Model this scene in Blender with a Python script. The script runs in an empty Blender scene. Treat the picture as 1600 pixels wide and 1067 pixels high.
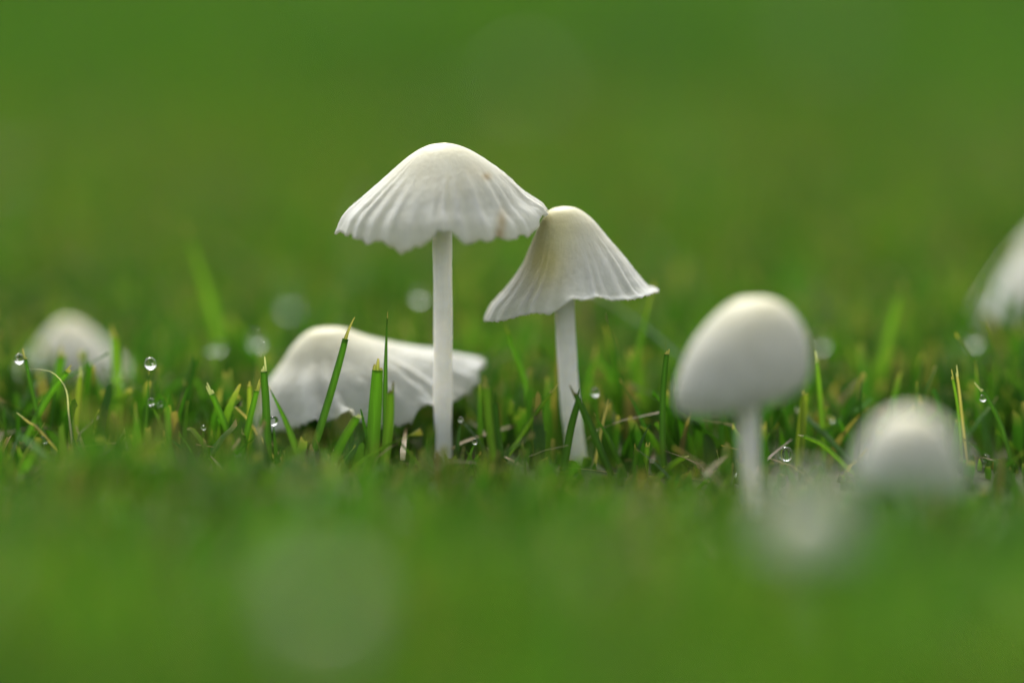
import bpy, math, random
import numpy as np
from mathutils import Vector

R = math.radians
random.seed(7)
rng = np.random.default_rng(11)
scn = bpy.context.scene
COL = scn.collection

# ------------------------------------------------------------------ camera
PITCH = R(10.0)
FOCAL = 100.0
FSTOP = 2.7
YC, HC = -0.435, 0.098              # camera: 435 mm in front of the sharp mushrooms, 98 mm above the lawn
cd = bpy.data.cameras.new('camera')
cam = bpy.data.objects.new('camera', cd)
COL.objects.link(cam)
cam.location = (0, YC, HC)
cam.rotation_euler = (math.pi / 2 - PITCH, 0, 0)
cd.lens = FOCAL
cd.sensor_width = 36.0
cd.sensor_fit = 'HORIZONTAL'
cd.clip_start = 0.005
cd.clip_end = 600
cd.dof.use_dof = True
cd.dof.focus_distance = -YC * math.cos(PITCH) + HC * math.sin(PITCH) - 0.003
cd.dof.aperture_fstop = FSTOP
scn.camera = cam

# ------------------------------------------------------------------ light
SUN_EL, SUN_AZ = R(52), R(-14)      # behind the mushrooms, slightly to the left
w = bpy.data.worlds.new('World')
scn.world = w
w.use_nodes = True
nt = w.node_tree
bg = nt.nodes['Background']
sky = nt.nodes.new('ShaderNodeTexSky')
sky.sky_type = 'NISHITA'
sky.sun_disc = False
sky.sun_elevation = SUN_EL
sky.sun_rotation = SUN_AZ
sky.dust_density = 4.0
hs = nt.nodes.new('ShaderNodeHueSaturation')   # thin even cloud: nearly colourless sky
hs.inputs['Saturation'].default_value = 0.05
nt.links.new(sky.outputs[0], hs.inputs['Color'])
nt.links.new(hs.outputs[0], bg.inputs['Color'])
bg.inputs['Strength'].default_value = 0.125
sd = bpy.data.lights.new('sun', 'SUN')
sd.energy = 1.5
sd.angle = R(14)
sd.color = (1.0, 0.945, 0.84)
sun = bpy.data.objects.new('sun', sd)
COL.objects.link(sun)
sv = Vector((math.sin(SUN_AZ) * math.cos(SUN_EL), math.cos(SUN_AZ) * math.cos(SUN_EL), math.sin(SUN_EL)))
sun.rotation_euler = sv.to_track_quat('Z', 'Y').to_euler()
sun.location = sv * 3

scn.view_settings.view_transform = 'Standard'
scn.view_settings.look = 'None'
scn.view_settings.exposure = 0.84
scn.view_settings.gamma = 1
scn.view_settings.use_curve_mapping = False
scn.render.engine = 'CYCLES'
scn.cycles.use_denoising = True
scn.cycles.max_bounces = 12
scn.cycles.transmission_bounces = 8
scn.cycles.sample_clamp_indirect = 8

# ------------------------------------------------------------------ pixel helpers
S = 36.0 / FOCAL / 1600.0
FW = Vector((0, math.cos(PITCH), -math.sin(PITCH)))
UP = Vector((0, math.sin(PITCH), math.cos(PITCH)))
CP = Vector((0, YC, HC))

def W(px, py, y):
    """point of the pixel's ray on the upright plane Y = y"""
    d = FW + Vector((1, 0, 0)) * (px - 800) * S + UP * (533.5 - py) * S
    return CP + d * ((y - YC) / d.y)

def mm_px(y):
    return (y - YC) * S          # metres per pixel at plane y (close enough)

def to_px(p):
    v = p - CP
    d = v.dot(FW)
    return 800 + v.x / d / S, 533.5 - v.dot(UP) / d / S

# ------------------------------------------------------------------ lie of the land
MOUND = W(185, 700, -0.045)
def ground(x, y):
    g = 0.0007 * np.sin(x * 95 + 1.3) * np.cos(y * 80) + 0.0005 * np.sin(x * 210 + y * 150)
    g = g * np.exp(-((x * x + y * y) / 4.0))
    g = g + 0.0065 * np.exp(-(((x - MOUND.x) / 0.014) ** 2 + ((y + 0.045) / 0.012) ** 2))
    return g

# ------------------------------------------------------------------ materials
def new_mat(name):
    m = bpy.data.materials.new(name)
    m.use_nodes = True
    n = m.node_tree
    return m, n, n.nodes['Principled BSDF'], n.nodes['Material Output']

def grass_material():
    m, n, p, out = new_mat('grass_blade')
    at = n.nodes.new('ShaderNodeAttribute'); at.attribute_name = 'tint'
    tc = n.nodes.new('ShaderNodeTexCoord')
    mp = n.nodes.new('ShaderNodeMapping'); mp.inputs['Scale'].default_value = (2600, 2600, 160)
    nz = n.nodes.new('ShaderNodeTexNoise'); nz.inputs['Scale'].default_value = 1.0; nz.inputs['Detail'].default_value = 3
    n.links.new(tc.outputs['Object'], mp.inputs[0]); n.links.new(mp.outputs[0], nz.inputs['Vector'])
    mr = n.nodes.new('ShaderNodeMapRange'); mr.inputs['To Min'].default_value = 0.7; mr.inputs['To Max'].default_value = 1.3
    n.links.new(nz.outputs['Fac'], mr.inputs['Value'])
    mx = n.nodes.new('ShaderNodeMix'); mx.data_type = 'RGBA'; mx.blend_type = 'MULTIPLY'; mx.inputs['Factor'].default_value = 1
    n.links.new(at.outputs['Color'], mx.inputs['A']); n.links.new(mr.outputs[0], mx.inputs['B'])
    n.links.new(mx.outputs['Result'], p.inputs['Base Color'])
    p.inputs['Roughness'].default_value = 0.42
    p.inputs['IOR'].default_value = 1.38
    bp = n.nodes.new('ShaderNodeBump'); bp.inputs['Strength'].default_value = 0.35; bp.inputs['Distance'].default_value = 0.0002
    n.links.new(nz.outputs['Fac'], bp.inputs['Height']); n.links.new(bp.outputs[0], p.inputs['Normal'])
    tr = n.nodes.new('ShaderNodeBsdfTranslucent')
    t2 = n.nodes.new('ShaderNodeMix'); t2.data_type = 'RGBA'; t2.blend_type = 'MULTIPLY'; t2.inputs['Factor'].default_value = 1
    t2.inputs['B'].default_value = (1.25, 1.45, 0.42, 1)
    n.links.new(mx.outputs['Result'], t2.inputs['A']); n.links.new(t2.outputs['Result'], tr.inputs['Color'])
    ms = n.nodes.new('ShaderNodeMixShader'); ms.inputs[0].default_value = 0.42
    n.links.new(p.outputs[0], ms.inputs[1]); n.links.new(tr.outputs[0], ms.inputs[2])
    n.links.new(ms.outputs[0], out.inputs['Surface'])
    return m

def flesh_material(name, fibres=False):
    m, n, p, out = new_mat(name)
    at = n.nodes.new('ShaderNodeAttribute'); at.attribute_name = 'tint'
    tc = n.nodes.new('ShaderNodeTexCoord')
    nz = n.nodes.new('ShaderNodeTexNoise'); nz.inputs['Detail'].default_value = 4
    nz.inputs['Scale'].default_value = 1.0 if fibres else 1500
    if fibres:
        mp = n.nodes.new('ShaderNodeMapping'); mp.inputs['Scale'].default_value = (2600, 2600, 260)
        n.links.new(tc.outputs['Object'], mp.inputs[0]); n.links.new(mp.outputs[0], nz.inputs['Vector'])
    else:
        n.links.new(tc.outputs['Object'], nz.inputs['Vector'])
    n2 = n.nodes.new('ShaderNodeTexNoise'); n2.inputs['Scale'].default_value = 260; n2.inputs['Detail'].default_value = 5
    n.links.new(tc.outputs['Object'], n2.inputs['Vector'])
    mr = n.nodes.new('ShaderNodeMapRange'); mr.inputs['From Min'].default_value = 0.3; mr.inputs['From Max'].default_value = 0.7
    mr.inputs['To Min'].default_value = 0.86; mr.inputs['To Max'].default_value = 1.05
    n.links.new(n2.outputs['Fac'], mr.inputs['Value'])
    mx = n.nodes.new('ShaderNodeMix'); mx.data_type = 'RGBA'; mx.blend_type = 'MULTIPLY'; mx.inputs['Factor'].default_value = 1
    n.links.new(at.outputs['Color'], mx.inputs['A']); n.links.new(mr.outputs[0], mx.inputs['B'])
    n.links.new(mx.outputs['Result'], p.inputs['Base Color'])
    p.inputs['Subsurface Weight'].default_value = 0.85
    p.inputs['Subsurface Radius'].default_value = (1.0, 0.9, 0.7)
    p.inputs['Subsurface Scale'].default_value = 0.005 if fibres else 0.003
    p.inputs['Roughness'].default_value = 0.5
    p.inputs['Specular IOR Level'].default_value = 0.35
    p.inputs['Sheen Weight'].default_value = 0.15
    bp = n.nodes.new('ShaderNodeBump'); bp.inputs['Strength'].default_value = 0.5; bp.inputs['Distance'].default_value = 0.00015
    n.links.new(nz.outputs['Fac'], bp.inputs['Height']); n.links.new(bp.outputs[0], p.inputs['Normal'])
    return m

def water_material():
    m, n, p, out = new_mat('dew_water')
    p.inputs['Base Color'].default_value = (1, 1, 1, 1)
    p.inputs['Transmission Weight'].default_value = 1
    p.inputs['Roughness'].default_value = 0.0
    p.inputs['IOR'].default_value = 1.333
    return m

def soil_material():
    m, n, p, out = new_mat('lawn_soil')
    tc = n.nodes.new('ShaderNodeTexCoord')
    a = n.nodes.new('ShaderNodeTexNoise'); a.inputs['Scale'].default_value = 220; a.inputs['Detail'].default_value = 6
    b = n.nodes.new('ShaderNodeTexNoise'); b.inputs['Scale'].default_value = 3; b.inputs['Detail'].default_value = 8
    n.links.new(tc.outputs['Object'], a.inputs['Vector']); n.links.new(tc.outputs['Object'], b.inputs['Vector'])
    r1 = n.nodes.new('ShaderNodeValToRGB')
    r1.color_ramp.elements[0].color = (0.020, 0.028, 0.008, 1); r1.color_ramp.elements[0].position = 0.3
    r1.color_ramp.elements[1].color = (0.060, 0.085, 0.020, 1); r1.color_ramp.elements[1].position = 0.7
    n.links.new(a.outputs['Fac'], r1.inputs[0])
    r2 = n.nodes.new('ShaderNodeValToRGB')
    r2.color_ramp.elements[0].color = (0.040, 0.085, 0.012, 1); r2.color_ramp.elements[0].position = 0.35
    r2.color_ramp.elements[1].color = (0.065, 0.120, 0.020, 1); r2.color_ramp.elements[1].position = 0.65
    n.links.new(b.outputs['Fac'], r2.inputs[0])
    # bare earth shows between the near blades; farther off the lawn closes up
    ge = n.nodes.new('ShaderNodeVectorMath'); ge.operation = 'LENGTH'
    n.links.new(tc.outputs['Object'], ge.inputs[0])
    mr = n.nodes.new('ShaderNodeMapRange'); mr.inputs['From Min'].default_value = 0.8; mr.inputs['From Max'].default_value = 4
    n.links.new(ge.outputs['Value'], mr.inputs['Value'])
    mx = n.nodes.new('ShaderNodeMix'); mx.data_type = 'RGBA'
    n.links.new(mr.outputs[0], mx.inputs['Factor']); n.links.new(r1.outputs[0], mx.inputs['A']); n.links.new(r2.outputs[0], mx.inputs['B'])
    n.links.new(mx.outputs['Result'], p.inputs['Base Color'])
    p.inputs['Roughness'].default_value = 0.9
    bp = n.nodes.new('ShaderNodeBump'); bp.inputs['Strength'].default_value = 0.8; bp.inputs['Distance'].default_value = 0.002
    n.links.new(a.outputs['Fac'], bp.inputs['Height']); n.links.new(bp.outputs[0], p.inputs['Normal'])
    return m

M_GRASS = grass_material()
M_CAP = flesh_material('mushroom_cap_flesh')
M_STEM = flesh_material('mushroom_stem_flesh', True)
M_WATER = water_material()
M_SOIL = soil_material()

# ------------------------------------------------------------------ mesh helpers
def link_mesh(name, verts, faces, mat, parent=None, loc=(0, 0, 0), tint=None, smooth=True):
    me = bpy.data.meshes.new(name)
    me.from_pydata([tuple(v) for v in verts], [], faces)
    if tint is not None:
        a = me.attributes.new('tint', 'FLOAT_COLOR', 'POINT')
        a.data.foreach_set('color', np.asarray(tint, dtype=np.float32).reshape(-1))
    if smooth:
        me.polygons.foreach_set('use_smooth', [True] * len(me.polygons))
    me.materials.append(mat)
    me.update()
    o = bpy.data.objects.new(name, me)
    COL.objects.link(o)
    o.location = loc
    if parent is not None:
        o.parent = parent
    return o

def tag(o, label=None, cat=None, group=None, kind=None):
    if label: o['label'] = label
    if cat: o['category'] = cat
    if group: o['group'] = group
    if kind: o['kind'] = kind
    return o

def catmull(pts, n):
    """n points along a Catmull-Rom spline through pts (numpy, any dimension)"""
    p = np.asarray(pts, dtype=float)
    if len(p) == 2:
        t = np.linspace(0, 1, n)[:, None]
        return p[0] * (1 - t) + p[1] * t
    seg = np.linalg.norm(np.diff(p, axis=0), axis=1)
    cum = np.concatenate([[0], np.cumsum(seg)])
    q = np.vstack([2 * p[0] - p[1], p, 2 * p[-1] - p[-2]])
    out = []
    for s in np.linspace(0, cum[-1], n):
        i = min(int(np.searchsorted(cum, s, side='right')) - 1, len(p) - 2)
        u = (s - cum[i]) / max(seg[i], 1e-12)
        a, b, c, d = q[i], q[i + 1], q[i + 2], q[i + 3]
        out.append(0.5 * ((2 * b) + (-a + c) * u + (2 * a - 5 * b + 4 * c - d) * u * u + (-a + 3 * b - 3 * c + d) * u ** 3))
    return np.array(out)

# ------------------------------------------------------------------ ground sheet
def axis_steps(fine, n_fine, grow, reach):
    a = [i * fine for i in range(n_fine + 1)]
    st = fine
    while a[-1] < reach:
        st *= grow
        a.append(a[-1] + st)
    return [-v for v in a[:0:-1]] + a
gx = np.array(axis_steps(0.004, 55, 1.35, 220))
gX, gY = np.meshgrid(gx, gx)
gZ = ground(gX, gY)
k = len(gx)
gv = np.stack([gX, gY, gZ], -1).reshape(-1, 3)
gf = [(j * k + i, j * k + i + 1, (j + 1) * k + i + 1, (j + 1) * k + i) for j in range(k - 1) for i in range(k - 1)]
tag(link_mesh('ground', gv, gf, M_SOIL), 'dark damp soil under the mown lawn', 'ground', kind='structure')

# ------------------------------------------------------------------ mushrooms
STEMS = []            # (x, y, clearance) kept free of lawn blades
FLATTEN = []          # (x, y, rx, ry, max height) where the lawn is pressed down

WHITE = np.array([0.76, 0.725, 0.53])
COOL = np.array([0.71, 0.705, 0.575])
CREAM = np.array([0.79, 0.70, 0.40])

def make_cap(t, base, left, right, y0, ratio, rim=None, ribs=36, amp=0.00035, thick=0.0005, seed=0,
             stains=(), fray=0.0001, nth=264, nv=44, gill_n=72, cream=0.75, back_tilt=0.0, crumple=0.0, teeth=0.5):
    """left/right: pixel outlines from apex to rim; rim: pixel run of the near rim from left to right"""
    rs = np.random.default_rng(100 + seed)
    def side(pl):
        pts = np.array([W(x, y, y0)[:] for x, y in pl])
        q = catmull(pts, nv)
        return q[:, 0], q[:, 2]
    xl, zl = side(left)
    xr, zr = side(right)
    th = np.linspace(0, 2 * np.pi, nth, endpoint=False)
    v = np.linspace(0, 1, nv)
    cx, ax = (xr + xl) / 2, (xr - xl) / 2
    zc, dz = (zr + zl) / 2, (zr - zl) / 2
    X = cx[:, None] + ax[:, None] * np.cos(th)
    Y = y0 - ratio * ax[:, None] * np.sin(th)
    Z = zc[:, None] + dz[:, None] * np.cos(th) + back_tilt * (ax[:, None] * np.maximum(-np.sin(th), 0))
    # rim run: how far the near rim hangs below or rises above the plain oval
    dl = np.zeros(nth)
    wob = sum(rs.uniform(0.3, 1) * np.sin(th * f + rs.uniform(0, 6.28)) for f in (3, 5, 8, 13)) * 0.00035
    if rim is not None:
        rx = np.array([p[0] for p in rim], float); ry = np.array([p[1] for p in rim], float)
        for i in range(nth):
            if np.sin(th[i]) >= 0:
                px, py = to_px(Vector((X[-1, i], Y[-1, i], Z[-1, i])))
                ty = np.interp(px, rx, ry)
                q = W(px, ty, Y[-1, i])
                dl[i] = q.z - Z[-1, i]
        back = np.clip(-np.sin(th), 0, 1)
        dl = np.where(np.sin(th) < 0, wob * np.sqrt(back), dl)
        sm = np.array([0.2, 0.6, 0.2])
        dl = np.convolve(np.concatenate([dl[-1:], dl, dl[:1]]), sm, 'valid')
    else:
        dl = wob
    edge = rs.normal(0, fray, nth)
    kw = 25
    ker = np.hanning(2 * kw + 3)[1:-1]; ker /= ker.sum()
    low = np.convolve(np.concatenate([dl[-kw:], dl, dl[:kw]]), ker, 'valid')
    Z += low[None, :] * (v[:, None] ** 2.5) + (dl - low)[None, :] * (v[:, None] ** 9)
    if crumple:
        for (fa, fb, a_) in ((9, 11, 0.5), (17, 23, 0.3), (31, 41, 0.2)):
            Z += crumple * a_ * np.sin(th[None] * fa + 3 * np.sin(v * 4 + fa)[:, None]) * np.sin(v[:, None] * fb + 2 * np.cos(th * 3)[None]) * (v ** 1.6)[:, None]
    Z[-1] += edge; Z[-2] += edge * 0.3
    # pleats that open towards the rim
    ph = th * ribs + 1.6 * np.sin(th * 3 + seed) + 1.1 * np.sin(th * 7 + 2 * seed) + 0.7 * np.sin(th * 13 + 5 * seed)
    ridge = 0.55 * np.cos(ph) + 0.12 * np.cos(2 * ph + 1) + 0.16 * np.sin(th * ribs * 0.43 + seed)
    Z -= np.clip((v - 0.8) / 0.2, 0, 1)[:, None] ** 2 * np.clip(ridge, -0.4, 0.4)[None] * amp * teeth    # pleats end in blunt teeth
    am = amp * (0.8 + 0.35 * np.sin(th * 5 + seed * 1.7) + 0.25 * np.sin(th * 9 + seed))
    rad = np.stack([np.cos(th), -np.sin(th) , np.full(nth, 0.55)], -1)
    rad /= np.linalg.norm(rad, axis=1)[:, None]
    st_ = 0.38 + 0.10 * np.sin(th * 4 + seed)[None] + 0.06 * np.sin(th * 11 + 2 * seed)[None]
    f = np.clip((v[:, None] - st_) / (1 - st_), 0, 1) ** 1.25
    dsp = f * (ridge * am)[None, :]
    lump = 0.00025 * np.sin(th * 2 + seed)[None, :] * np.sin(v * 5 + seed)[:, None] * v[:, None]
    dsp = dsp + lump
    P = np.stack([X, Y, Z], -1) + dsp[..., None] * rad[None]
    P += rs.normal(0, 0.00003, P.shape) * np.clip(v * 2.2 - 0.25, 0, 1)[:, None, None]
    P[0] = P[0].mean(axis=0)
    # inner skin: toward the stem axis and down
    du = np.roll(P, -1, 1) - np.roll(P, 1, 1)
    dv = np.gradient(P, axis=0)
    N = np.cross(dv, du)
    N /= (np.linalg.norm(N, axis=-1)[..., None] + 1e-12)
    sgn = np.sign((N * rad[None]).sum(-1).mean())
    N *= sgn
    N[0] = (0, 0, 1)
    tk = thick * (1.25 - 0.8 * v)[:, None, None]
    Q = P - N * tk
    b = np.array(base[:])
    verts = np.concatenate([(P - b).reshape(-1, 3), (Q - b).reshape(-1, 3)])
    # tint
    c = WHITE * (1 - cream * np.clip(1 - v / 0.7, 0, 1)[:, None, None] ** 1.2) + CREAM * (cream * np.clip(1 - v / 0.7, 0, 1)[:, None, None] ** 1.2)
    c = np.repeat(c, nth, axis=1) if c.shape[1] == 1 else c
    c = c + (COOL - WHITE) * (v ** 0.7)[:, None, None]
    c = c * (1 + 0.07 * (f * ridge[None])[..., None])
    for (sx, sy, rx_, ry_, colr, st) in stains:
        for j in range(nv):
            for i in range(nth):
                if np.sin(th[i]) < -0.2: continue
                px, py = to_px(Vector(P[j, i]))
                e = ((px - sx) / rx_) ** 2 + ((py - sy) / ry_) ** 2
                if e < 9:
                    kf = st * math.exp(-e)
                    c[j, i] = c[j, i] * (1 - kf) + np.array(colr) * kf
    c = np.clip(c, 0, 1)
    tint = np.concatenate([c.reshape(-1, 3), (c * np.array([0.96, 0.94, 0.88])).reshape(-1, 3)])
    tint = np.concatenate([tint, np.ones((len(tint), 1))], 1)
    n0 = nv * nth
    F = []
    for j in range(nv - 1):
        for i in range(nth):
            i2 = (i + 1) % nth
            a, bb, cc, d = j * nth + i, j * nth + i2, (j + 1) * nth + i2, (j + 1) * nth + i
            if j == 0:
                F.append((a, d, cc)); F.append((n0 + a, n0 + cc, n0 + d))
            else:
                F.append((a, d, cc, bb)); F.append((n0 + a, n0 + bb, n0 + cc, n0 + d))
    for i in range(nth):
        i2 = (i + 1) % nth
        a, d = (nv - 1) * nth + i, (nv - 1) * nth + i2
        F.append((a, n0 + a, n0 + d, d))
    cap = link_mesh('cap', verts, F, M_CAP, t, tint=tint)
    # gills: thin sheets hanging inside the cap
    GV, GF, GT = [], [], []
    if gill_n:
        ks = np.linspace(0, nth, gill_n, endpoint=False).astype(int)
        vs = list(range(int(nv * 0.16), nv - 2, 3))
        ctr = np.array([cx[0], y0, 0])
        for kk in ks:
            s0 = len(GV)
            for j in vs:
                q = Q[j, kk]
                u = (j - vs[0]) / (vs[-1] - vs[0])
                dep = 0.0016 * math.sin(math.pi * min(max(u * 0.92 + 0.04, 0), 1)) * (1 if kk % 2 else 0.75)
                inward = -N[j, kk] * dep
                GV.append(q + N[j, kk] * tk[j, 0, 0] * 0.3 - b); GV.append(q + inward - b)
                GT += [(0.68, 0.65, 0.55, 1)] * 2
            for m_ in range(len(vs) - 1):
                a = s0 + 2 * m_
                GF.append((a, a + 1, a + 3, a + 2))
        g = link_mesh('gills', GV, GF, M_CAP, t, tint=GT)
        g['kind'] = 'stuff'
    return P

def make_stem(t, base, run, y_top, y_bot, seed=0, n=40, flat=0.85, col=(0.92, 0.945, 0.935), keep=0.0026):
    """run: (px, py, half width px) from top to bottom; continues 2 mm into the soil"""
    rs = np.random.default_rng(300 + seed)
    pts = []
    for i, (x, y, hw) in enumerate(run):
        u = i / (len(run) - 1)
        yy = y_top * (1 - u) + y_bot * u
        p = W(x, y, yy)
        pts.append((p.x, p.y, p.z, hw * mm_px(yy)))
    last, prev = np.array(pts[-1]), np.array(pts[-2])
    d = (last - prev); d[3] = 0
    if last[2] > -0.002 and d[2] < 0:
        kf = (last[2] + 0.002) / -d[2]
        e = last + d * kf; e[3] = last[3]
        pts.append(tuple(e))
    q = catmull(pts, n)
    m = 28
    V, F, T = [], [], []
    b = np.array(base[:])
    a_ = np.linspace(0, 2 * np.pi, m, endpoint=False)
    flut = 1 + 0.008 * np.sin(a_ * 9 + seed) + 0.006 * np.sin(a_ * 14 + 1)
    for i in range(n):
        wv = 1 + 0.02 * math.sin(i * 0.7 + seed) + rs.normal(0, 0.008)
        for j in range(m):
            r = q[i, 3] * wv * flut[j]
            V.append((q[i, 0] + r * math.cos(a_[j]) - b[0], q[i, 1] + flat * r * math.sin(a_[j]) - b[1], q[i, 2] - b[2]))
            g = 1 + 0.012 * math.sin(a_[j] * 9 + seed)
            T.append((col[0] * g, col[1] * g, col[2] * g, 1))
    for i in range(n - 1):
        for j in range(m):
            j2 = (j + 1) % m
            F.append((i * m + j, i * m + j2, (i + 1) * m + j2, (i + 1) * m + j))
    F.append(tuple(range(m - 1, -1, -1))); F.append(tuple(range((n - 1) * m, n * m)))
    o = link_mesh('stem', V, F, M_STEM, t, tint=np.clip(T, 0, 1))
    for i in range(n):
        if q[i, 2] < 0.02:
            STEMS.append((q[i, 0], q[i, 1], q[i, 3] + keep - 0.0015))
    return o

def mushroom(label, foot, group=None):
    e = bpy.data.objects.new('mushroom', None)
    COL.objects.link(e)
    e.location = foot
    e.empty_display_size = 0.01
    tag(e, label, 'mushroom', group)
    return e

def foot_of(px, py, y):
    p = W(px, py, y)
    return Vector((p.x, y, float(ground(p.x, y))))

BROWN = (0.42, 0.25, 0.10)
# the tall one, standing straight
f1 = foot_of(693, 740, 0.006)
m1 = mushroom('tall white mushroom standing straight with a wide pleated cap and brown flecks', f1)
make_cap(m1, f1,
         [(695, 223), (668, 228), (640, 244), (600, 278), (560, 312), (536, 335), (524, 362)],
         [(695, 223), (718, 228), (745, 241), (790, 272), (822, 302), (846, 318), (854, 330)],
         0.006, 0.82,
         rim=[(522, 363), (545, 366), (572, 382), (588, 378), (604, 378), (626, 399), (641, 384), (656, 392), (672, 372), (682, 362),
              (702, 360), (716, 372), (733, 385), (752, 376), (780, 374), (802, 373), (832, 366), (846, 346), (856, 328)],
         ribs=30, amp=0.00062, seed=1, teeth=1.3,
         stains=[(760, 276, 7, 6, BROWN, 0.85), (784, 346, 8, 20, BROWN, 0.7), (780, 366, 7, 9, (0.25, 0.12, 0.05), 0.85), (742, 268, 18, 14, (0.66, 0.54, 0.36), 0.35), (690, 285, 60, 40, (0.72, 0.67, 0.48), 0.6)])
make_stem(m1, f1, [(694, 262, 15), (691, 360, 15.5), (692, 480, 14.8), (692, 600, 15), (692, 680, 14), (693, 740, 14)], 0.006, 0.006, 1)

# the one whose cap tip touches it
f2 = foot_of(907, 765, 0.008)
m2 = mushroom('white mushroom with a steep cone cap stained cream yellow and a leaning stem', f2)
make_cap(m2, f2,
         [(880, 322), (858, 329), (843, 350), (829, 382), (813, 417), (790, 452), (768, 479), (758, 501)],
         [(880, 322), (902, 326), (925, 342), (948, 368), (975, 400), (999, 434), (1012, 450), (1026, 456)],
         0.008, 0.86,
         rim=[(756, 502), (782, 503), (803, 496), (828, 489), (858, 490), (872, 484), (886, 470), (898, 464), (915, 468), (935, 462), (960, 468), (985, 467), (1004, 464), (1028, 455)],
         ribs=30, amp=0.00038, seed=2,
         stains=[(852, 404, 36, 54, (0.82, 0.67, 0.26), 1.0), (870, 358, 28, 30, (0.80, 0.69, 0.34), 0.8)])
make_stem(m2, f2, [(880, 370, 14), (882, 480, 16), (886, 560, 15.5), (892, 640, 16), (902, 720, 16), (907, 765, 15)], 0.008, 0.008, 2)

# the slumped one behind the tall stem
Y3 = 0.018
f3 = foot_of(548, 720, Y3)
m3 = mushroom('slumped white mushroom whose broad crumpled cap lies in the grass behind a straight stem', f3)
make_cap(m3, f3,
         [(510, 511), (482, 518), (458, 540), (440, 570), (418, 602), (406, 640), (396, 680)],
         [(510, 511), (540, 514), (575, 526), (630, 540), (690, 551), (728, 560), (755, 566)],
         Y3, 0.70,
         rim=[(394, 682), (415, 684), (430, 674), (448, 676), (470, 664), (500, 657), (520, 656), (534, 650), (547, 637), (556, 656), (580, 668), (596, 664), (610, 668), (632, 664),
              (645, 654), (655, 638), (668, 630), (690, 634), (712, 624), (735, 617), (746, 598), (756, 568)],
         ribs=21, amp=0.0009, seed=3, fray=0.00025, cream=0.9, crumple=0.00025,
         stains=[(480, 570, 30, 30, (0.68, 0.63, 0.46), 0.45), (715, 605, 30, 18, (0.70, 0.66, 0.50), 0.5)])
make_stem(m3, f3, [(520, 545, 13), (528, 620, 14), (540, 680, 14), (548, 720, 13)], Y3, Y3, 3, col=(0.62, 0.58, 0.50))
FLATTEN.append((W(575, 640, Y3).x, Y3 - 0.001, 0.0185, 0.0145, 0.0065))

# the round bell, a little nearer
Y4 = -0.028
f4 = foot_of(1178, 795, Y4)
m4 = mushroom('white mushroom with a smooth rounded bell cap tipped over a short pale stem', f4)
make_cap(m4, f4,
         [(1178, 465), (1148, 471), (1112, 499), (1080, 540), (1062, 580), (1054, 614), (1058, 640)],
         [(1178, 465), (1212, 469), (1242, 492), (1262, 528), (1267, 562), (1264, 586), (1254, 606)],
         Y4, 0.92, rim=[(1052, 640), (1080, 651), (1115, 652), (1150, 645), (1190, 636), (1225, 625), (1258, 604)], ribs=30, amp=0.00035, seed=4, nth=200, cream=0.95)
make_stem(m4, f4, [(1166, 520, 17), (1168, 640, 17.5), (1171, 720, 15), (1178, 795, 13)], Y4, Y4, 4)

def simple_mushroom(label, apex, hw_l, hw_r, drop_l, drop_r, foot_px, y, stem_hw, seed, group=None, gills=36, nth=120, cream=0.8, cone=False):
    ax_, ay_ = apex
    f = foot_of(foot_px[0], foot_px[1], y)
    t = mushroom(label, f, group)
    sh = [(0, 0), (0.27, 0.05), (0.55, 0.19), (0.79, 0.45), (0.94, 0.75), (1.0, 1.0)]
    if cone: sh = [(0, 0), (0.14, 0.04), (0.36, 0.22), (0.60, 0.48), (0.82, 0.75), (1.0, 1.0)]
    make_cap(t, f, [(ax_ - hw_l * a, ay_ + drop_l * b) for a, b in sh], [(ax_ + hw_r * a, ay_ + drop_r * b) for a, b in sh],
             y, 0.95, ribs=32, amp=0.0002, seed=seed, nth=nth, nv=28, gill_n=gills, cream=cream)
    # stem runs from inside the cap to the soil
    zt = W(ax_, ay_ + 0.3 * min(drop_l, drop_r), y)
    bx, by = to_px(Vector((f.x, y, f.z)))
    make_stem(t, f, [(ax_, ay_ + 0.25 * min(drop_l, drop_r), stem_hw), ((ax_ + bx) / 2, (ay_ + by) / 2, stem_hw), (bx, by, stem_hw * 0.95)], y, y, seed, n=20)
    return t

simple_mushroom('low white mushroom with a domed cream cap sunk behind dewy blades', (104, 497), 84, 120, 96, 106, (112, 690), 0.054, 14, 5, cone=True)
FLATTEN.append((W(110, 590, 0.052).x, 0.052, 0.010, 0.010, 0.013))
simple_mushroom('white mushroom with a sloping cap rising out of the grass beyond the bell cap', (1662, 328), 138, 150, 168, 110, (1652, 640), 0.088, 15, 6, cone=True)
simple_mushroom('low white mushroom dome half buried in grass beside the long diagonal blade', (1424, 640), 92, 92, 105, 115, (1426, 860), -0.060, 10, 7)
FLATTEN.append((W(1424, 730, -0.060).x, -0.060, 0.009, 0.009, 0.012))
simple_mushroom('small white mushroom in the near grass in front of the bell cap', (1262, 770), 66, 72, 78, 80, (1272, 1000), -0.126, 5, 8, cream=0.5)
FLATTEN.append((W(1268, 820, -0.126).x, -0.126, 0.006, 0.006, 0.016))
simple_mushroom('tiny white mushroom button alone in the near grass', (508, 912), 40, 44, 46, 48, (512, 1300), -0.176, 3, 9, cream=0.4)
for i, (x, y_, s_) in enumerate([(1295, 50, 82), (828, 118, 62), (30, 258, 70)]):
    # far off on the lawn: found by where the foot meets the ground
    dirv = W(x, y_ + 60, 1.0) - CP
    yy = CP.y + dirv.y * (HC / -dirv.z)
    simple_mushroom('distant white mushroom standing far back on the lawn', (x, y_), s_, s_ * 0.95, s_ * 0.7, s_ * 0.7, (x + 2, y_ + 60), yy, 7, 10 + i,
                    'white mushrooms far back on the lawn', gills=0, nth=48)

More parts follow.
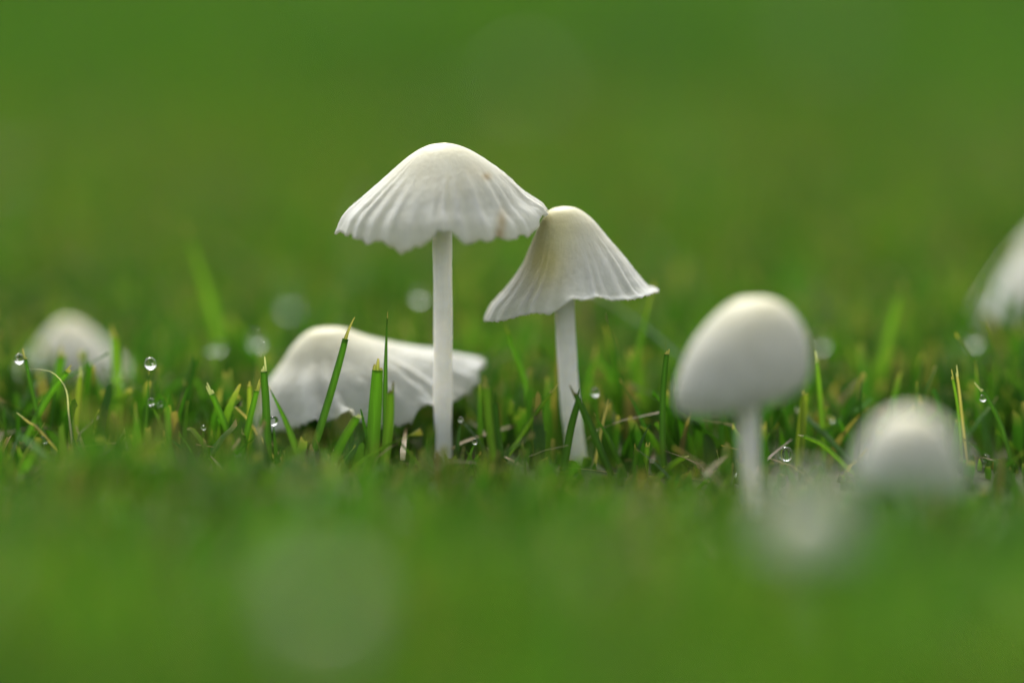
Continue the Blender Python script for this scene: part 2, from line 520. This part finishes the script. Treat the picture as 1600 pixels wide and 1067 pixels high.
# ------------------------------------------------------------------ lawn (uncountable): numpy strips
def palette(n, far=False):
    base = np.array([[0.054, 0.148, 0.019], [0.068, 0.170, 0.022], [0.088, 0.188, 0.026], [0.040, 0.108, 0.018], [0.120, 0.196, 0.034]])
    pr = [0.30, 0.32, 0.16, 0.17, 0.05]
    c = base[rng.choice(5, n, p=pr)]
    return c * rng.uniform(0.8, 1.2, (n, 1))

STRAW = np.array([0.42, 0.33, 0.14])

def strips(name, root, h, lean, width, yaw, col, straw, rows=5, mid=True, taper=None):
    n = len(root)
    t = np.array([0, 0.25, 0.5, 0.74, 0.91, 1.0]) if rows == 6 else np.linspace(0, 1, rows)
    across = np.array([-1, 0, 1.0]) if mid else np.array([-1, 1.0])
    A = len(across)
    bend = t[None, :] ** 1.7
    ctr = root[:, None, :] + np.stack([lean[:, 0:1] * bend, lean[:, 1:2] * bend, h[:, None] * (t[None, :] - 0.18 * bend * np.minimum(1, (np.hypot(lean[:, 0], lean[:, 1]) / h))[:, None])], -1)
    tw = rng.uniform(-0.7, 0.7, n)[:, None] * t[None, :]
    ang = yaw[:, None] + tw
    wd = np.stack([np.cos(ang), np.sin(ang), np.zeros_like(ang)], -1)
    pd = np.stack([-np.sin(ang), np.cos(ang), np.zeros_like(ang)], -1)
    if taper is None: taper = np.full(n, 0.35)
    wp = width[:, None] * (0.62 + 0.38 * np.sin(np.pi * np.clip(t[None, :] * 0.8 + 0.1, 0, 1))) * (1 - taper[:, None] * t[None, :] ** 2.2)
    V = ctr[:, :, None, :] + wd[:, :, None, :] * (across[None, None, :, None] * 0.5 * wp[:, :, None, None])
    if mid:
        V = V + pd[:, :, None, :] * ((1 - np.abs(across))[None, None, :, None] * 0.16 * wp[:, :, None, None])
    jag = rng.normal(0, 0.05, (n, A)) * h[:, None]
    V[:, -1, :, 2] += np.clip(jag, -0.0006, 0.0006)
    T = np.ones((n, rows, A, 4))
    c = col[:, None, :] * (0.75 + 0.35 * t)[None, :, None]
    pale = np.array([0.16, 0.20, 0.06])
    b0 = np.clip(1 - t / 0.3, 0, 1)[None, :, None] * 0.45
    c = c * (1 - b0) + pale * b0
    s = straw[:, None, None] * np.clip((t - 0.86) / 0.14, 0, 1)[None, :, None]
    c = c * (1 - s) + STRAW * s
    T[..., :3] = c[:, :, None, :]
    V = V.reshape(-1, 3)
    idx = np.arange(n)[:, None, None] * rows * A + (np.arange(rows - 1)[:, None] * A + np.arange(A - 1)[None, :])[None]
    f = np.stack([idx, idx + 1, idx + A + 1, idx + A], -1).reshape(-1)
    nf = len(f) // 4
    me = bpy.data.meshes.new(name)
    me.vertices.add(len(V)); me.vertices.foreach_set('co', V.astype(np.float32).reshape(-1))
    me.loops.add(len(f)); me.loops.foreach_set('vertex_index', f.astype(np.int32))
    me.polygons.add(nf)
    me.polygons.foreach_set('loop_start', np.arange(0, nf * 4, 4, dtype=np.int32))
    me.polygons.foreach_set('loop_total', np.full(nf, 4, dtype=np.int32))
    me.polygons.foreach_set('use_smooth', np.ones(nf, dtype=bool))
    a = me.attributes.new('tint', 'FLOAT_COLOR', 'POINT')
    a.data.foreach_set('color', T.astype(np.float32).reshape(-1))
    me.materials.append(M_GRASS)
    me.update(calc_edges=True); me.validate()
    o = bpy.data.objects.new(name, me)
    COL.objects.link(o)
    return o

def patch_noise(x, y, f, s):
    return np.sin(x * f + s) * np.cos(y * f * 1.1 + 1.7 * s) * 0.5 + 0.5 * np.sin(x * f * 2.3 - y * f * 1.9 + s * 3)

# near lawn
N = 62000
dpt = rng.uniform(0.17, 0.95, N * 2)
keepm = rng.uniform(0, 1, N * 2) < (0.15 + 0.36 * dpt) / 0.5
dpt = dpt[keepm][:N]
N = len(dpt)
x = rng.uniform(-1, 1, N) * (0.05 + 0.27 * dpt)
y = dpt + YC
h = rng.gamma(14, 0.0105 / 14, N) * (1 + 0.18 * patch_noise(x, y, 120, 0.5))
tall = rng.uniform(0, 1, N) < np.where(y > 0.01, 0.12, 0.0)
h = np.where(tall, h * rng.uniform(1.2, 1.9, N), h)
# the strip in front of the stems was grazed lower by the mower, so their feet show
dep = (y - YC) * math.cos(PITCH) + (HC - 0.006) * math.sin(PITCH)
pxa = 800 + x / dep / S
row = np.interp(pxa, [0, 300, 600, 800, 900, 1200, 1600], [684, 698, 708, 722, 748, 762, 762]) + rng.normal(0, 28, N) + 26 * patch_noise(x, y, 160, 3.1) - np.where(rng.uniform(0, 1, N) < 0.07, rng.uniform(25, 120, N), 0)
lim = np.array([W(a, b, c).z for a, b, c in zip(pxa, row, y)])
pop = rng.uniform(0, 1, N) < 0.06          # a few longer blades the mower missed
h = np.where(pop & (y < -0.006), h * 1.5, h)
h = np.where(y < 0.005, np.clip(np.minimum(h, lim), 0.0025, 0.017), h)
SIGHT = [(401, 533, 0.044), (1282, 536, 0.046), (1521, 531, 0.046), (343, 544, 0.034), (655, 463, 0.050), (184, 593, 0.0165), (235, 568, 0.004), (930, 613, 0.008), (1228, 709, 0.0), (1326, 747, -0.002), (427, 657, 0.002), (1176, 768, -0.028), (910, 735, 0.008), (692, 690, 0.006)]
for (sx, sy, sY) in SIGHT:          # the blades bearing the clearest dew stand a little free of their neighbours
    m_ = (np.abs(pxa - sx) < 24) & (y < sY + 0.002)
    lz = np.array([W(sx, sy + 14, c).z for c in y[m_]])
    h[m_] = np.minimum(h[m_], np.maximum(lz, 0.002))
nearz = y < -0.10
h = np.where(nearz, np.clip(h, 0, 0.02) * rng.uniform(1.1, 2.0, N), h)
h = np.where(y < -0.14, np.clip(h * 1.45, 0, 0.026), h)
thin = np.where((y > -0.02) & (y < 0.025), 0.25, 0.0) + np.where((y <= -0.02) & (y > -0.11), 0.35 + 0.35 * patch_noise(x, y, 230, 0.9), 0.0)
ok = rng.uniform(0, 1, N) > thin
for (sx, sy, r) in STEMS:
    ok &= (x - sx) ** 2 + (y - sy) ** 2 > r * r
for (cx_, cy_, rx_, ry_, mh) in FLATTEN:
    ins = ((x - cx_) / rx_) ** 2 + ((y - cy_) / ry_) ** 2 < 1
    h = np.where(ins, np.minimum(h, mh * rng.uniform(0.5, 1, N)), h)
x, y, h = x[ok], y[ok], h[ok]
N = len(x)
la = rng.uniform(0, 2 * np.pi, N); lm = np.abs(rng.normal(0, 0.42, N)) * h
lean = np.stack([np.cos(la) * lm, np.sin(la) * lm], -1)
for (sx, sy, r) in STEMS[::6]:
    near = (x - sx) ** 2 + (y - sy) ** 2 < 0.006 ** 2
    lean[near] *= 0.25
colr = palette(N) * (np.array([[0.84, 0.98, 0.84]]) + np.clip((-0.08 - y) / 0.05, 0, 1)[:, None] * np.array([[0.34, 0.26, 0.26]])) * (1 + 0.36 * patch_noise(x, y, 70, 1.2))[:, None] * (1 + 0.5 * np.clip(patch_noise(x, y, 45, 5.0), 0, 1)[:, None] * np.array([[0.55, 0.2, 0.7]]))
dryb = rng.uniform(0, 1, N) < np.where(y < -0.06, 0.03, 0.045) + 0.07 * np.clip(patch_noise(x, y, 90, 2.2), 0, 1)
colr[dryb] = np.array([0.30, 0.24, 0.10]) * rng.uniform(0.5, 1.1, (dryb.sum(), 1))
straw = np.where(rng.uniform(0, 1, N) < np.where(y < -0.05, 0.2, 0.62), rng.uniform(0.4, 1.0, N), 0)
taper = np.where(rng.uniform(0, 1, N) < 0.6, rng.uniform(0.1, 0.4, N), 0.93)
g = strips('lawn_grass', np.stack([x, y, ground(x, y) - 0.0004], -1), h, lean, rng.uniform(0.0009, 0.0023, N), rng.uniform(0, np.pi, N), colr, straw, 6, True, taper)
tag(g, 'short mown green lawn grass with straw coloured cut tips around the mushrooms', 'grass', kind='stuff')

# farther lawn
N = 130000
u = rng.uniform(0, 1, N)
dpt = 0.95 * (9.0 / 0.95) ** u
x = rng.uniform(-1, 1, N) * (0.1 + 0.32 * dpt)
y = dpt + YC
sc = np.clip(dpt / 1.0, 1, 6)
h = rng.gamma(12, 0.0150 / 12, N) * sc ** 0.45
la = rng.uniform(0, 2 * np.pi, N); lm = np.abs(rng.normal(0, 0.45, N)) * h
colr = palette(N) * np.array([[0.80, 0.98, 0.70]]) * (1 + 0.42 * patch_noise(x, y, 7, 2.0))[:, None] * (1 + 0.10 * np.clip(patch_noise(x, y, 6, 4.4), 0, 1)[:, None] * np.array([[1.0, 0.25, 0.3]]))
straw = np.where(rng.uniform(0, 1, N) < 0.25, rng.uniform(0.2, 0.6, N), 0)
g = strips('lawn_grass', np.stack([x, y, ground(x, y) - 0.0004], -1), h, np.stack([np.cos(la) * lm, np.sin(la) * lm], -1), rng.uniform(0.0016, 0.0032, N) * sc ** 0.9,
           rng.uniform(0, np.pi, N), colr, straw, 4, False, np.full(N, 0.6))
tag(g, 'soft green lawn stretching away behind the mushrooms', 'grass', kind='stuff')

# dry clippings lying between the blades
N = 1500
dpt = rng.uniform(0.25, 0.75, N); x = rng.uniform(-1, 1, N) * (0.04 + 0.25 * dpt); y = dpt + YC
la = rng.uniform(0, 2 * np.pi, N); ln = rng.uniform(0.005, 0.014, N)
hh = rng.uniform(0.0005, 0.006, N)
g = strips('dry_clippings', np.stack([x, y, ground(x, y) + rng.uniform(0.0, 0.005, N)], -1), hh, np.stack([np.cos(la) * ln, np.sin(la) * ln], -1),
           rng.uniform(0.0004, 0.0012, N), la + np.pi / 2, np.array([0.34, 0.25, 0.12]) * rng.uniform(0.4, 1.2, (N, 1)), np.zeros(N), 4, False, np.full(N, 0.7))
tag(g, 'scattered straw and brown clippings caught low in the lawn', 'clippings', kind='stuff')

# ------------------------------------------------------------------ single blades one can point at
GREENS = {'g': (0.072, 0.190, 0.015), 'd': (0.042, 0.120, 0.014), 'l': (0.120, 0.240, 0.022), 'y': (0.210, 0.270, 0.040), 's': (0.42, 0.34, 0.16), 'w': (0.60, 0.56, 0.46), 'b': (0.16, 0.11, 0.05)}
BLADES_GROUP = 'single grass blades among the mushrooms'

def tube_strip(P, Wd, width, thick, c0, c1, straw_from=None):
    """a leaf folded along its midrib, five vertices across, along P (n,3)"""
    n = len(P)
    V, F, T = [], [], []
    for i in range(n):
        d = P[min(i + 1, n - 1)] - P[max(i - 1, 0)]
        d /= np.linalg.norm(d) + 1e-12
        wv = Wd[i] - d * np.dot(Wd[i], d); wv /= np.linalg.norm(wv)
        nv_ = np.cross(wv, d)
        a = width[i] / 2
        t = i / (n - 1)
        c = np.array(c0) * (1 - t) + np.array(c1) * t
        for u_, w_, mm in ((-1, 0.0, 0.9), (-0.5, 0.30, 1.1), (0, 0.38, 1.35), (0.5, 0.30, 1.0), (1, 0.0, 0.85)):
            V.append(P[i] + wv * (u_ * a) + nv_ * (w_ * a))
            T.append((*np.clip(c * mm, 0, 1), 1))
    for i in range(n - 1):
        for k_ in range(4):
            F.append((i * 5 + k_, i * 5 + k_ + 1, (i + 1) * 5 + k_ + 1, (i + 1) * 5 + k_))
    return np.array(V), F, T

def hero(label, pts, wpx, col='g', tip='cut', y=0.003, tipcol='s', yaw=0.0, tiplen=None, y_tip=None, group=BLADES_GROUP):
    """pts: pixel run from low to tip; rooted in the soil below its lowest point"""
    n_in = len(pts)
    yt = y if y_tip is None else y_tip
    P3 = [np.array(W(px, py, y + (yt - y) * i / (n_in - 1))[:]) for i, (px, py) in enumerate(pts)]
    low, nxt = P3[0], P3[1]
    d = low - nxt
    d[2] = min(d[2], -1e-4)
    if abs(d[0]) > 1.2 * abs(d[2]):
        d[0] = math.copysign(1.2 * abs(d[2]), d[0])
    gz = float(ground(low[0], low[1])) - 0.0008
    if low[2] > gz:
        k_ = (low[2] - gz) / -d[2]
        rt = low + d * k_
        rt[0] = low[0] + np.clip(rt[0] - low[0], -0.006, 0.006)
        P3 = [rt] + P3
    q = catmull(P3, 22)
    root = q[0].copy()
    ws = wpx * mm_px(y)
    t = np.linspace(0, 1, 22)
    if tip == 'point':
        wd = ws * (0.8 + 0.2 * np.sin(np.pi * t)) * np.clip((1 - t) / 0.55, 0.04, 1) ** 0.7
    else:
        wd = ws * (0.82 + 0.18 * np.sin(np.pi * t * 0.9)) * (1 - 0.22 * t ** 2)
    dirs = np.stack([np.cos(yaw + 0.35 * (t - 0.5)), np.sin(yaw + 0.35 * (t - 0.5)), 0 * t], -1)
    c = np.array(GREENS[col])
    cut = 19 if tip != 'point' else 20
    V, F, T = tube_strip(q[:cut + 1], dirs, wd, 0.00022, c * 0.85 + 0.02, c * 1.1)
    o = link_mesh('grass_blade', V - root, F, M_GRASS, None, root, T)
    tag(o, label, 'grass blade', group)
    sc_ = np.array(GREENS[tipcol])
    if tip == 'point':
        V, F, T = tube_strip(q[cut - 1:], dirs[cut - 1:], wd[cut - 1:] * 0.97, 0.00018, (c + sc_) / 2, sc_)
        link_mesh('dry_tip', V - root, F, M_GRASS, o, (0, 0, 0), T)
    elif tip == 'cut':
        # frayed, dried cut end: a few uneven prongs
        end = q[cut]; dv = q[-1] - q[cut]; L = np.linalg.norm(dv); dv /= L + 1e-12
        VV, FF, TT = [], [], []
        np_ = 3 if wpx > 8 else 2
        for m_ in range(np_):
            off = (m_ - (np_ - 1) / 2) / np_ * wd[cut] * 0.95
            ln = L * random.choice((0.1, 0.25, 0.45, 0.9, 1.2)) * random.uniform(0.8, 1.2)
            a0 = end - dv * L * 0.08 + dirs[cut] * off
            a1 = end + dv * ln + dirs[cut] * off * random.uniform(0.6, 1.3)
            pp = np.array([a0 * (1 - s) + a1 * s for s in np.linspace(0, 1, 4)])
            w_ = wd[cut] / np_ * np.array([1.12, 1.05, 0.9, 0.45])
            V, F, T = tube_strip(pp, np.repeat(dirs[cut][None], 4, 0), w_, 0.00022, c * 0.6 + sc_ * 0.4, sc_ * random.uniform(0.8, 1.2))
            s0 = len(VV)
            VV += list(V); FF += [tuple(s0 + i for i in f_) for f_ in F]; TT += T
        link_mesh('dry_tip', np.array(VV) - root, FF, M_GRASS, o, (0, 0, 0), TT)
    elif tip == 'thread':
        end = q[cut]; dv = q[cut] - q[cut - 2]; dv /= np.linalg.norm(dv)
        L = (tiplen or 40) * mm_px(y)
        pp = np.array([end - dv * 0.0006 + dv * L * s + np.array([0.0006 * s * s, 0, 0]) for s in np.linspace(0, 1, 8)])
        V, F, T = tube_strip(pp, np.repeat(dirs[cut][None], 8, 0), wd[cut] * np.linspace(0.75, 0.12, 8), 0.0002, (c + sc_) / 2, sc_)
        link_mesh('dry_tip', V - root, F, M_GRASS, o, (0, 0, 0), T)
    return o

hero('slender green blade with a long thread-like dry tip in front of the slumped cap', [(492, 695), (515, 620), (536, 545), (544, 508)], 13, 'd', 'thread', 0.001, tiplen=42)
hero('thin upright blade with a needle-fine straw tip in front of the slumped cap', [(602, 690), (602, 600), (604, 520), (606, 487)], 9, 'd', 'point', 0.002)
hero('broad squarely cut blade standing upright in front of the slumped cap', [(582, 700), (586, 640), (591, 560)], 23, 'g', 'cut', 0.001)
hero('short brown-tipped blade against the lower rim of the slumped cap', [(604, 700), (609, 650), (610, 598)], 16, 'l', 'cut', -0.006, 'b')
hero('dark upright blade with a frayed whitish top at the edge of the slumped cap', [(418, 690), (415, 620), (411, 562)], 14, 'd', 'cut', 0.001, 'w')
hero('narrow blade slanting out from behind the frayed dark one by the slumped cap', [(462, 700), (445, 655), (419, 602)], 11, 'g', 'point', 0.003)
hero('stout cut blade leaning toward the slumped cap from its outer side', [(380, 700), (392, 648), (405, 595)], 11, 'g', 'cut', 0.0)
hero('pale yellow-green blade with an orange dried top beside the slumped cap', [(388, 690), (390, 640), (390, 588)], 10, 'y', 'cut', 0.004, 's')
hero('blade with a cream cut end tilted away from the slumped cap', [(362, 690), (346, 650), (325, 601)], 12, 'g', 'cut', 0.002, 'w')
hero('thin straw stalk poking out beside the yellow-green blade', [(392, 662), (378, 645), (357, 626)], 5, 's', 'cut', 0.003, 'w')
hero('slim upright blade crossing in front of the low cream mushroom with a drop', [(60, 650), (48, 600), (36, 541)], 8, 'd', 'cut', 0.004)
hero('glossy blade leaning strongly across the low cream mushroom', [(52, 662), (80, 612), (118, 566)], 12, 'g', 'cut', 0.003)
hero('thick blade with a yellowed top standing over the low cream mushroom', [(190, 660), (184, 590), (178, 508)], 17, 'l', 'cut', 0.018)
hero('soft broad blade in front of the dome of the low cream mushroom', [(86, 620), (92, 580), (100, 540)], 19, 'g', 'cut', 0.016)
hero('short frayed pale blade beside the low cream mushroom', [(121, 650), (123, 610), (126, 574)], 10, 'y', 'cut', 0.008, 'w')
hero('white dry filament arching over the leaning glossy blade', [(108, 650), (103, 608), (84, 583), (60, 577), (36, 577)], 3, 'w', 'point', 0.002, 'w')
hero('thin straw splinter low in front of the low cream mushroom', [(62, 672), (46, 660), (26, 645)], 5, 's', 'cut', 0.002, 'w')
hero('tall hair-thin blade holding a round dew drop high beside the low cream mushroom', [(226, 690), (230, 630), (233, 578)], 6, 'd', 'point', 0.004)
hero('dark broad leaf arching over beside the dewy thin blade', [(236, 648), (256, 612), (290, 596), (316, 606), (320, 628)], 20, 'd', 'point', 0.022)
hero('tall soft blade rising far behind the slumped cap with a pale tip', [(350, 600), (335, 500), (312, 420), (290, 352)], 21, 'l', 'point', 0.045)
hero('dark stalk with a brown head behind the dewy blades', [(266, 610), (265, 540), (264, 470)], 14, 'd', 'cut', 0.045, 'b')
hero('blade with a jointed paler upper half rising under the cone cap', [(832, 680), (822, 600), (803, 548), (789, 503)], 10, 'g', 'cut', 0.012, 'y')
hero('dark blade crossing in front of the leaning stem', [(882, 725), (893, 665), (908, 612)], 13, 'd', 'cut', -0.004, 'd')
hero('dark blade crossing the other way in front of the leaning stem with a brown end', [(946, 720), (918, 655), (893, 603)], 12, 'd', 'cut', -0.006, 'b')
hero('blade with a blurred brown tip just beyond the leaning stem', [(908, 660), (916, 610), (931, 548)], 12, 'g', 'cut', 0.020, 's')
hero('thin yellow-tipped blade bending toward the leaning stem', [(808, 690), (838, 645), (869, 602)], 8, 'l', 'cut', 0.003, 's')
hero('dark round stalk standing alone beside the bell cap with a split straw tip', [(1040, 760), (1035, 680), (1037, 600), (1044, 532)], 11, 'd', 'cut', 0.002, 's')
hero('soft light green blade with a cream cut top between the cone and bell caps', [(1006, 690), (999, 620), (986, 545)], 20, 'l', 'cut', 0.024, 's')
hero('thin straw stalk tilted beside the leaning stem', [(934, 700), (942, 660), (952, 622)], 6, 's', 'cut', 0.003, 's')
hero('short narrow blade slanting down from the leaning stem', [(962, 710), (948, 680), (928, 645)], 9, 'g', 'point', 0.002)
hero('stubby cut blade lying low beside the dark round stalk', [(1040, 735), (1055, 722), (1077, 710)], 12, 'l', 'cut', 0.0, 'w')
hero('small upright stub with a pale cut top near the dark round stalk', [(1008, 740), (1010, 715), (1012, 692)], 10, 'l', 'cut', 0.0, 's')
hero('green stub with a whitish frayed end under the bell cap', [(1060, 720), (1061, 695), (1063, 668)], 15, 'g', 'cut', 0.008, 'w')
hero('yellow-green blade with a dried brown top at the edge of the bell cap', [(1250, 700), (1254, 650), (1259, 602)], 15, 'y', 'cut', 0.006, 's')
hero('slender pale blade folded at its tip beside the bell cap', [(1284, 660), (1280, 600), (1273, 548)], 9, 'l', 'cut', 0.008, 'w')
hero('long blade lying diagonally behind the half-buried dome', [(1392, 788), (1340, 735), (1290, 680), (1240, 634)], 12, 'd', 'cut', -0.004, 'w', y_tip=0.012)
hero('short straw stub pointing sideways beneath the bell cap rim', [(1292, 700), (1268, 686), (1243, 677)], 9, 'l', 'cut', 0.0, 'w')
hero('thin bright blade standing up behind the half-buried dome', [(1502, 720), (1497, 640), (1486, 578)], 6, 'l', 'cut', 0.002, 's')
hero('thin browned blade twinned with the bright one behind the half-buried dome', [(1508, 700), (1501, 630), (1494, 573)], 5, 's', 'cut', 0.003, 'w')
hero('curved dark blade with a feathery whitish tip bearing a dew drop', [(1585, 740), (1566, 670), (1545, 625), (1526, 600)], 8, 'd', 'cut', 0.003, 'w')
hero('tall soft blade leaning behind the half-buried dome', [(1352, 660), (1372, 590), (1392, 510), (1412, 440)], 24, 'l', 'point', 0.036)
hero('wide pale blade standing below the sloping far cap', [(1570, 660), (1580, 590), (1592, 505)], 17, 'g', 'cut', 0.040)
hero('broad pale-tipped blade beside the flap of the slumped cap', [(770, 690), (763, 640), (757, 588)], 18, 'l', 'cut', -0.010, 's')
hero('dark upright blade between the straight stem and the leaning stem', [(782, 720), (776, 670), (772, 615)], 14, 'd', 'cut', -0.010, 'd')
hero('green blade leaning low in front of the slumped cap', [(520, 720), (540, 680), (566, 640)], 16, 'g', 'cut', -0.006, 'w')

# ------------------------------------------------------------------ dew
CARRY = []
CLABEL = []
def drop(label, px, py, dia_px, y, carrier=False, squash=1.06, group='dew drops in the grass'):
    p = W(px, py, y)
    r = dia_px * 0.5 * mm_px(y)
    V, F = [], []
    nu, nv_ = 32, 20
    for j in range(nv_ + 1):
        a = math.pi * j / nv_
        for i in range(nu):
            b = 2 * math.pi * i / nu
            V.append((r * math.sin(a) * math.cos(b), r * math.sin(a) * math.sin(b), r * squash * math.cos(a)))
    for j in range(nv_):
        for i in range(nu):
            i2 = (i + 1) % nu
            if j == 0: F.append((i, (j + 1) * nu + i, (j + 1) * nu + i2)) if False else F.append((j * nu + i, (j + 1) * nu + i, (j + 1) * nu + i2))
            elif j == nv_ - 1: F.append((j * nu + i, (j + 1) * nu + i, j * nu + i2))
            else: F.append((j * nu + i, (j + 1) * nu + i, (j + 1) * nu + i2, j * nu + i2))
    # merge poles
    o = link_mesh('dew_drop', V, F, M_WATER, None, p)
    import bmesh
    bm = bmesh.new(); bm.from_mesh(o.data); bmesh.ops.remove_doubles(bm, verts=bm.verts, dist=r * 1e-3)
    bmesh.ops.recalc_face_normals(bm, faces=bm.faces); bm.to_mesh(o.data); bm.free()
    tag(o, label, 'dew drop', group)
    if carrier:
        CARRY.append((p.x, p.y, p.z - r * squash * 0.92)); CLABEL.append('leaf under ' + label)
    return o

drop('dew drop hanging off the slim blade crossing the low cream mushroom', 30, 561, 16, 0.004)
drop('dew drop clinging to the thick blade over the low cream mushroom', 184, 593, 18, 0.0165, True)
drop('round dew drop balanced on top of a tall hair-thin blade', 235, 568, 19, 0.004)
drop('dew drop low beside the hair-thin blade, bigger of a pair', 236, 628, 12, 0.004, True)
drop('dew drop low beside the hair-thin blade, smaller of a pair', 250, 631, 9, 0.006, True)
drop('small dew drop low in the grass in front of the low cream mushroom', 69, 687, 13, 0.002, True)
drop('shining dew drop beside the frayed dark blade at the slumped cap', 427, 657, 16, 0.002, True)
drop('small dew drop hanging just beyond the leaning stem', 930, 613, 14, 0.008, True)
drop('largest dew drop, sitting in the grass under the bell cap', 1228, 709, 23, 0.0, True)
drop('sparkling dew drop near the diagonal blade, upper of a close pair', 1330, 744, 9, -0.002, True)
drop('sparkling dew drop near the diagonal blade, lower of a close pair', 1321, 750, 8, -0.002, True)
drop('dew drop under the feathery tip of the curved dark blade', 1536, 622, 11, 0.003)
drop('dew drop low beside the curved dark blade', 1541, 716, 13, 0.002, True)
drop('soft dew drop far behind, above the frayed dark blade', 401, 533, 21, 0.044, True)
drop('dew drop blurred beside the straight stem of the tall mushroom', 655, 463, 18, 0.050, True)
drop('dew drop blurred on the grass next to the bell cap', 1282, 536, 22, 0.046, True)
drop('dew drop blurred on the grass below the sloping far cap', 1521, 531, 22, 0.046, True)
drop('dew drop blurred behind the dewy thin blade, larger of a pair', 343, 544, 14, 0.034, True)
drop('dew drop blurred behind the dewy thin blade, smaller of a pair', 329, 546, 11, 0.034, True)
drop('faint dew drop far behind the slumped cap', 453, 478, 24, 0.080, True)
drop('big blurred dew drop in the near grass in front of the slumped cap', 486, 750, 24, -0.100, True)
drop('tiny dew drop near the foot of the dark round stalk', 1012, 704, 8, 0.001, True)
drop('tiny dew drop low between the two tall stems', 742, 690, 9, 0.0, True)
drop('tiny dew drop beside the cream-ended tilted blade', 318, 668, 8, 0.002, True)
drop('small dew drop in the grass next to the twin thin blades', 1470, 668, 10, 0.004, True)
drop('small dew drop between the bell cap and the diagonal blade', 1300, 655, 9, 0.010, True)
drop('tiny dew drop under the flap of the slumped cap', 720, 655, 8, 0.004, True)
for bx, by, bd, bY in ((640, 800, 14, -0.075), (905, 830, 13, -0.080), (180, 790, 14, -0.070), (1090, 790, 12, -0.055), (330, 770, 12, -0.060), (1500, 850, 14, -0.070)):
    drop('dew drop blurred to a soft disc in the near lawn', bx, by, bd, bY, True, group='blurred dew in the near lawn')
if CARRY:
    c = np.array(CARRY)
    n = len(c)
    gz = ground(c[:, 0], c[:, 1]) - 0.0005
    off = rng.normal(0, 0.0012, (n, 2))
    roots = np.stack([c[:, 0] + off[:, 0], c[:, 1] + off[:, 1], gz], -1)
    hgt = (c[:, 2] - gz)
    lean_ = -off
    hgt = hgt / (1 - 0.18 * np.minimum(1, np.hypot(lean_[:, 0], lean_[:, 1]) / hgt)) + 0.0002
    for i in range(n):
        one = slice(i, i + 1)
        g = strips('grass_blade', roots[one] * 0, hgt[one], lean_[one], np.full(1, 0.0009), rng.uniform(-0.4, 0.4, 1), palette(1), np.zeros(1), 6, True, np.full(1, 0.85))
        g.location = roots[i]
        tag(g, CLABEL[i].replace('blurred to a soft disc', 'blurred to a disc'), 'grass blade', 'fine leaves bearing dew')
